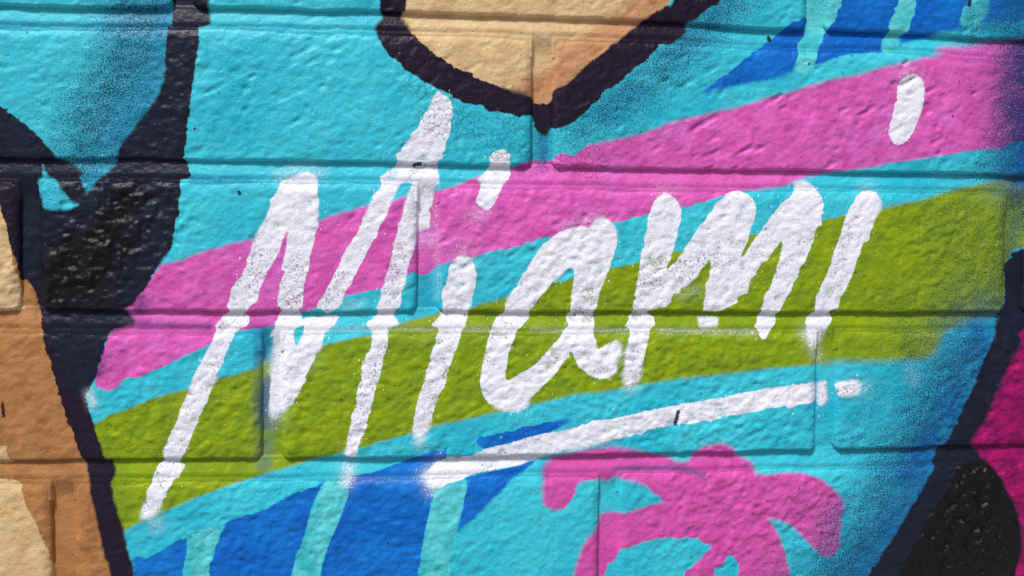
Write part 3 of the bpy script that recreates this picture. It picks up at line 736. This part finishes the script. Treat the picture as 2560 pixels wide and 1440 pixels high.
    c = mix(mistf, c, mix(mul(pk, sub(1.0, gn)), rgb(6, 84, 146), rgb(50, 36, 104)))
    dust = attr("dust")
    dustn = mul(dust, lin(noise(30, 2.0, (7, 7, 1)), 0.25, 0.75, 0.7, 1.2))
    c = mix(mul(dust, 0.42), c, mix(gn, mix(pk, rgb(12, 96, 150), rgb(120, 64, 150)), rgb(84, 108, 34)))
    c = mix(mul(speck(dustn, 0.68, 0.27, 0.08), lin(dust, 0.0, 0.12, 0.0, 0.85)), c, rgb(9, 44, 76))
    c = mix(mul(ramp(fine2, sub(0.72, mul(dust, 0.1)), 0.78), mul(lin(dust, 0.05, 0.4, 0.0, 0.5), sub(1.0, gn))), c, rgb(120, 205, 225))
    # skin tones
    brownc = mix(ramp(mid, .35, .7), rgb(176, 124, 78), rgb(160, 108, 65))
    c = mix(cover("brown", grow=8.0), c, brownc)
    c = mix(cover("peach", grow=8.0), c, mix(ramp(mid, .35, .7), rgb(197, 146, 106), rgb(184, 132, 92)))
    c = mix(mul(cover("beige", 0.8), 0.93), c, mix(ramp(mid, .35, .7), rgb(218, 188, 142), rgb(206, 172, 126)))
    # outlines
    navyc = mix(ramp(mid, .35, .7), rgb(27, 29, 49), rgb(18, 23, 41))
    nv = cover("navy")
    c = mix(nv, c, navyc)
    bk = cover("black", 2.5, 30.0, 0.0)
    c = mix(mul(bk, 0.9), c, rgb(12, 12, 14))
    ol = cover("outline")
    c = mix(ol, c, mix(ramp(mid, .35, .7), rgb(32, 22, 40), rgb(25, 16, 32)))
    mg = cover("magenta", 1.2)
    c = mix(mg, c, mix(ramp(mid, .35, .7), rgb(158, 12, 100), rgb(120, 5, 78)))
    gl = cover("gloss", 0.7)
    c = mix(gl, c, rgb(4, 4, 5))
    dark = mx(mx(nv, ol), gl)
    dark = mul(dark, sub(1.0, mg))
    # white lettering: opaque strokes, fogged rims, thin places where the ground shows
    thin = attr("thin")
    fog = add(mul(thin, 0.36), mul(ramp(fine2, sub(0.72, mul(thin, 0.36)), sub(0.80, mul(thin, 0.36))), lin(thin, 0.02, 0.3, 0.0, 0.45)))
    c = mix(fog, c, rgb(214, 222, 238))
    wh = cover("white", lin(noise(90, 1.0, (3, 8, 8)), 0.35, 0.65, 0.35, 0.95), 1.3, grow=-2.0)
    wear = attr("wear")
    wn = noise(7.0, 3.0, (5, 9, 2), 0.65)
    wl = noise(34, 2.0, (8, 2, 6))
    hollow = ramp(attr("relief"), 0.55, 0.20)
    wearm = mul(ramp(wn, sub(0.59, mul(wear, 0.07)), sub(0.68, mul(wear, 0.06))), ramp(add(add(mul(wl, 0.6), mul(wear, 0.25)), mul(hollow, 0.35)), 0.36, 0.66))
    thinw = mul(ramp(add(mul(hollow, 0.5), mul(wl, 0.7)), 0.55, 1.0), lin(wear, 0.0, 0.8, 0.38, 0.6))
    body = mix(thinw, mix(ramp(mid, .3, .7), rgb(236, 236, 248), rgb(230, 231, 246)), c)
    body = mix(mul(wearm, 0.75), body, rgb(96, 100, 108))
    c = mix(wh, c, body)

    def flecks(px, keep, size, off, scale=(1, 1, 1), rot=0.0):
        v = N.new("ShaderNodeTexVoronoi"); v.feature = 'F1'; v.voronoi_dimensions = '2D'
        put(v.inputs["Vector"], moved(off, scale, rot)); v.inputs["Scale"].default_value = 1.0 / (px * PX)
        s = N.new("ShaderNodeSeparateColor"); L.new(v.outputs["Color"], s.inputs[0])
        on = math_('GREATER_THAN', s.outputs[0], keep)
        rad = mul(s.outputs[1], size)
        return mul(on, ramp(v.outputs["Distance"], rad, mul(rad, 0.55)))
    # white droplets thrown round the strokes, dark grit stuck to the paint
    fl = mx(flecks(15, sub(1.0, mul(attr("fling"), 0.30)), 0.15, (1, 5, 2), (1.7, 0.8, 1), 0.5),
            flecks(34, sub(1.0, mul(attr("fling"), 0.26)), 0.10, (7, 5, 2), (1.8, 0.8, 1), 0.3))
    c = mix(mul(fl, sub(1.0, wh)), c, rgb(226, 230, 240))
    grit = mx(flecks(24, 0.93, 0.10, (3, 1, 9), (1.0, 1.5, 1), 0.6), flecks(95, 0.90, 0.045, (6, 2, 4), (1.6, 0.8, 1), 0.4))
    c = mix(mul(grit, 0.85), c, rgb(28, 34, 44))
    # crazed paint under the outline
    cr = attr("crack")
    vec = N.new("ShaderNodeVectorMath"); vec.operation = 'ADD'
    nz = N.new("ShaderNodeTexNoise"); nz.noise_dimensions = '2D'; put(nz.inputs["Vector"], P); nz.inputs["Scale"].default_value = 1 / (14 * PX)
    sc = N.new("ShaderNodeVectorMath"); sc.operation = 'SCALE'; L.new(nz.outputs["Color"], sc.inputs[0]); sc.inputs["Scale"].default_value = 12 * PX
    L.new(P, vec.inputs[0]); L.new(sc.outputs[0], vec.inputs[1])

    def craze(px, w):
        v = N.new("ShaderNodeTexVoronoi"); v.feature = 'DISTANCE_TO_EDGE'; v.voronoi_dimensions = '2D'
        L.new(vec.outputs[0], v.inputs["Vector"]); v.inputs["Scale"].default_value = 1.0 / (px * PX)
        return ramp(v.outputs["Distance"], w, w * 0.25)
    crn = add(cr, mul(sub(noise(26, 2.0, (2, 2, 9)), 0.5), 1.1))
    crack = mul(craze(14, 0.08), ramp(crn, 0.48, 0.80))
    crack = mul(crack, lin(cr, 0.05, 0.2))
    c = mix(mul(crack, 0.6), c, rgb(30, 48, 60))
    chip = ramp(add(attr("flick"), mul(sub(drop, 0.5), 1.0)), 0.42, 0.55)
    c = mix(mul(chip, 0.93), c, rgb(18, 18, 20))
    # fine print-free grain of the paint film
    g = N.new("ShaderNodeHueSaturation")
    put(g.inputs["Color"], c)
    put(g.inputs["Value"], lin(drop, 0.3, 0.7, 0.955, 1.045))
    L.new(g.outputs[0], bsdf.inputs["Base Color"])
    rough = lin(dark, 0.0, 1.0, 0.47, 0.40)
    rough = add(add(rough, mul(sub(mid, 0.5), 0.12)), mul(mx(gl, bk), 0.04))
    put(bsdf.inputs["Roughness"], rough)
    put(bsdf.inputs["Specular IOR Level"], add(lin(dark, 0.0, 1.0, 0.24, 0.23), mul(gl, 0.1)))
    # orange-peel skin of the paint, crack edges, thickness of the white
    pv = N.new("ShaderNodeTexVoronoi"); pv.feature = 'F1'; pv.voronoi_dimensions = '2D'
    L.new(P, pv.inputs["Vector"]); pv.inputs["Scale"].default_value = 1.0 / (30 * PX)
    pvs = N.new("ShaderNodeSeparateColor"); L.new(pv.outputs["Color"], pvs.inputs[0])
    hgt = sub(noise(13, 4.0, (1, 9, 4), 0.66), mul(math_("GREATER_THAN", pvs.outputs[0], 0.72), ramp(pv.outputs["Distance"], mul(pvs.outputs[1], 0.26), 0.02, 0.0, 0.5)))
    bp = N.new("ShaderNodeBump")
    bp.inputs["Strength"].default_value = 0.6
    bp.inputs["Distance"].default_value = 0.0008
    put(bp.inputs["Height"], hgt)
    L.new(bp.outputs[0], bsdf.inputs["Normal"])
    return mat

# ---------------------------------------------------------------- the wall: blocks and mortar
wall = bpy.data.objects.new("painted_block_wall", None)
col.objects.link(wall)
wall.empty_display_size = 0.2
wall["label"] = "masonry wall painted with white Miami lettering over pink, green and turquoise stripes"
wall["category"] = "wall"
wall["kind"] = "thing"
paint = make_material()

n_brick = 0
for k in range(FIRST, LAST + 1):
    for (xl, xr) in spans[k]:
        n_brick += 1
        me = brick_mesh(k, xl, xr, 100 + n_brick)
        me.materials.append(paint)
        cx, cz = (xl + xr) / 2, float(bed_line(k, np.array([(xl + xr) / 2]))[0])
        me.transform(Matrix.Translation((-cx, 0, -cz)))
        ob = bpy.data.objects.new("brick", me)
        ob.location = (cx, 0, cz)
        col.objects.link(ob)
        ob.parent = wall

# mortar: one struck bed of joints between the blocks, hollow under each block and flush on the next
z_low = float(bed_line(LAST, np.array([0.0]))[0]) - 0.0125
z_top = float(top_line(FIRST, np.array([0.0]))[0]) - 0.003
xs = grid_lines(WX0 + 0.02, WX1 - 0.02, DX0, DX1)
zs = grid_lines(z_low, z_top, DZ0, DZ1)
X, Z = np.meshgrid(xs, zs)
E = np.full(X.shape, 1.0)                     # distance outside the nearest block
TV = np.zeros(X.shape); INB = np.zeros(X.shape)
for k in range(FIRST, LAST + 1):
    zb, zt = bed_line(k, X), top_line(k, X)
    band = (Z < zt + 0.02) & (Z > zb - 0.02)
    for (xl, xr) in spans[k]:
        m = band & (X > xl - 0.02) & (X < xr + 0.02)
        qx = np.maximum(xl - X[m], X[m] - xr); qz = np.maximum(zb[m] - Z[m], Z[m] - zt[m])
        sd = np.hypot(np.maximum(qx, 0), np.maximum(qz, 0)) + np.minimum(np.maximum(qx, qz), 0)
        E[m] = np.minimum(E[m], sd)
    if k < LAST:
        zt2 = top_line(k + 1, X)
        tv = (zb - Z) / (zb - zt2)
        m = (tv > -0.15) & (tv < 2.2)
        TV[m] = tv[m]; INB[m] = 1
dep_bed = 0.0033 - 0.0023 * np.clip(TV * 1.35, 0, 1) + 0.0005 * vnoise(X, Z, 0.05, 33, 3.0)
into = np.clip((TV - 0.7) / 1.4, 0, 1)
into = np.where(E > -0.0004, into * into * (3 - 2 * into), 0)       # runs out into the head joint below
dep = np.where(INB > 0, dep_bed * (1 - into) + 0.0041 * into, 0.0041)
h = -dep + 0.4 * lumps(X, Z) + 0.0003 * vnoise(X, Z, 0.018, 31, 2.0)
h = np.where(E < -0.0075, -0.012, h)
V = np.stack([X.ravel(), -h.ravel(), Z.ravel()], 1)
Q = quads_of(*X.shape)
keep = E.ravel()[Q].max(1) > -0.0082
Q = Q[keep]
used = np.unique(Q); remap = np.full(len(V), -1); remap[used] = np.arange(len(used))
V = V[used]; Q = remap[Q]
b = len(V)
bx = np.array([(x, y, z) for z in (z_low, z_top - 0.01) for y in (0.02, 0.085) for x in (WX0 + 0.03, WX1 - 0.03)])
core = np.array([[0, 1, 5, 4], [1, 3, 7, 5], [3, 2, 6, 7], [2, 0, 4, 6], [4, 5, 7, 6], [0, 2, 3, 1]]) + b
mm = build_mesh("mortar", np.concatenate([V, bx]), np.concatenate([Q, core]))
mm.materials.append(paint)
mortar = bpy.data.objects.new("mortar", mm)
col.objects.link(mortar)
mortar.parent = wall

# ---------------------------------------------------------------- pavement at the foot of the wall (below the frame)
gm = bpy.data.materials.new("concrete_pavement")
gm.use_nodes = True
gt = gm.node_tree
gn = gt.nodes.new("ShaderNodeTexNoise"); gn.inputs["Scale"].default_value = 9.0; gn.inputs["Detail"].default_value = 8.0
gr = gt.nodes.new("ShaderNodeValToRGB")
gr.color_ramp.elements[0].color = (0.20, 0.195, 0.185, 1); gr.color_ramp.elements[1].color = (0.33, 0.32, 0.30, 1)
gc = gt.nodes.new("ShaderNodeTexCoord")
gt.links.new(gc.outputs["Object"], gn.inputs["Vector"])
gt.links.new(gn.outputs["Fac"], gr.inputs[0])
gt.links.new(gr.outputs[0], gt.nodes["Principled BSDF"].inputs["Base Color"])
gt.nodes["Principled BSDF"].inputs["Roughness"].default_value = 0.85
S = 150.0
zg = z_low
pm = bpy.data.meshes.new("pavement")
pm.from_pydata([(-S, -S, zg), (S, -S, zg), (S, S, zg), (-S, S, zg)], [], [(0, 1, 2, 3)])
pm.materials.append(gm)
pv = bpy.data.objects.new("pavement", pm)
col.objects.link(pv)
pv["kind"] = "structure"
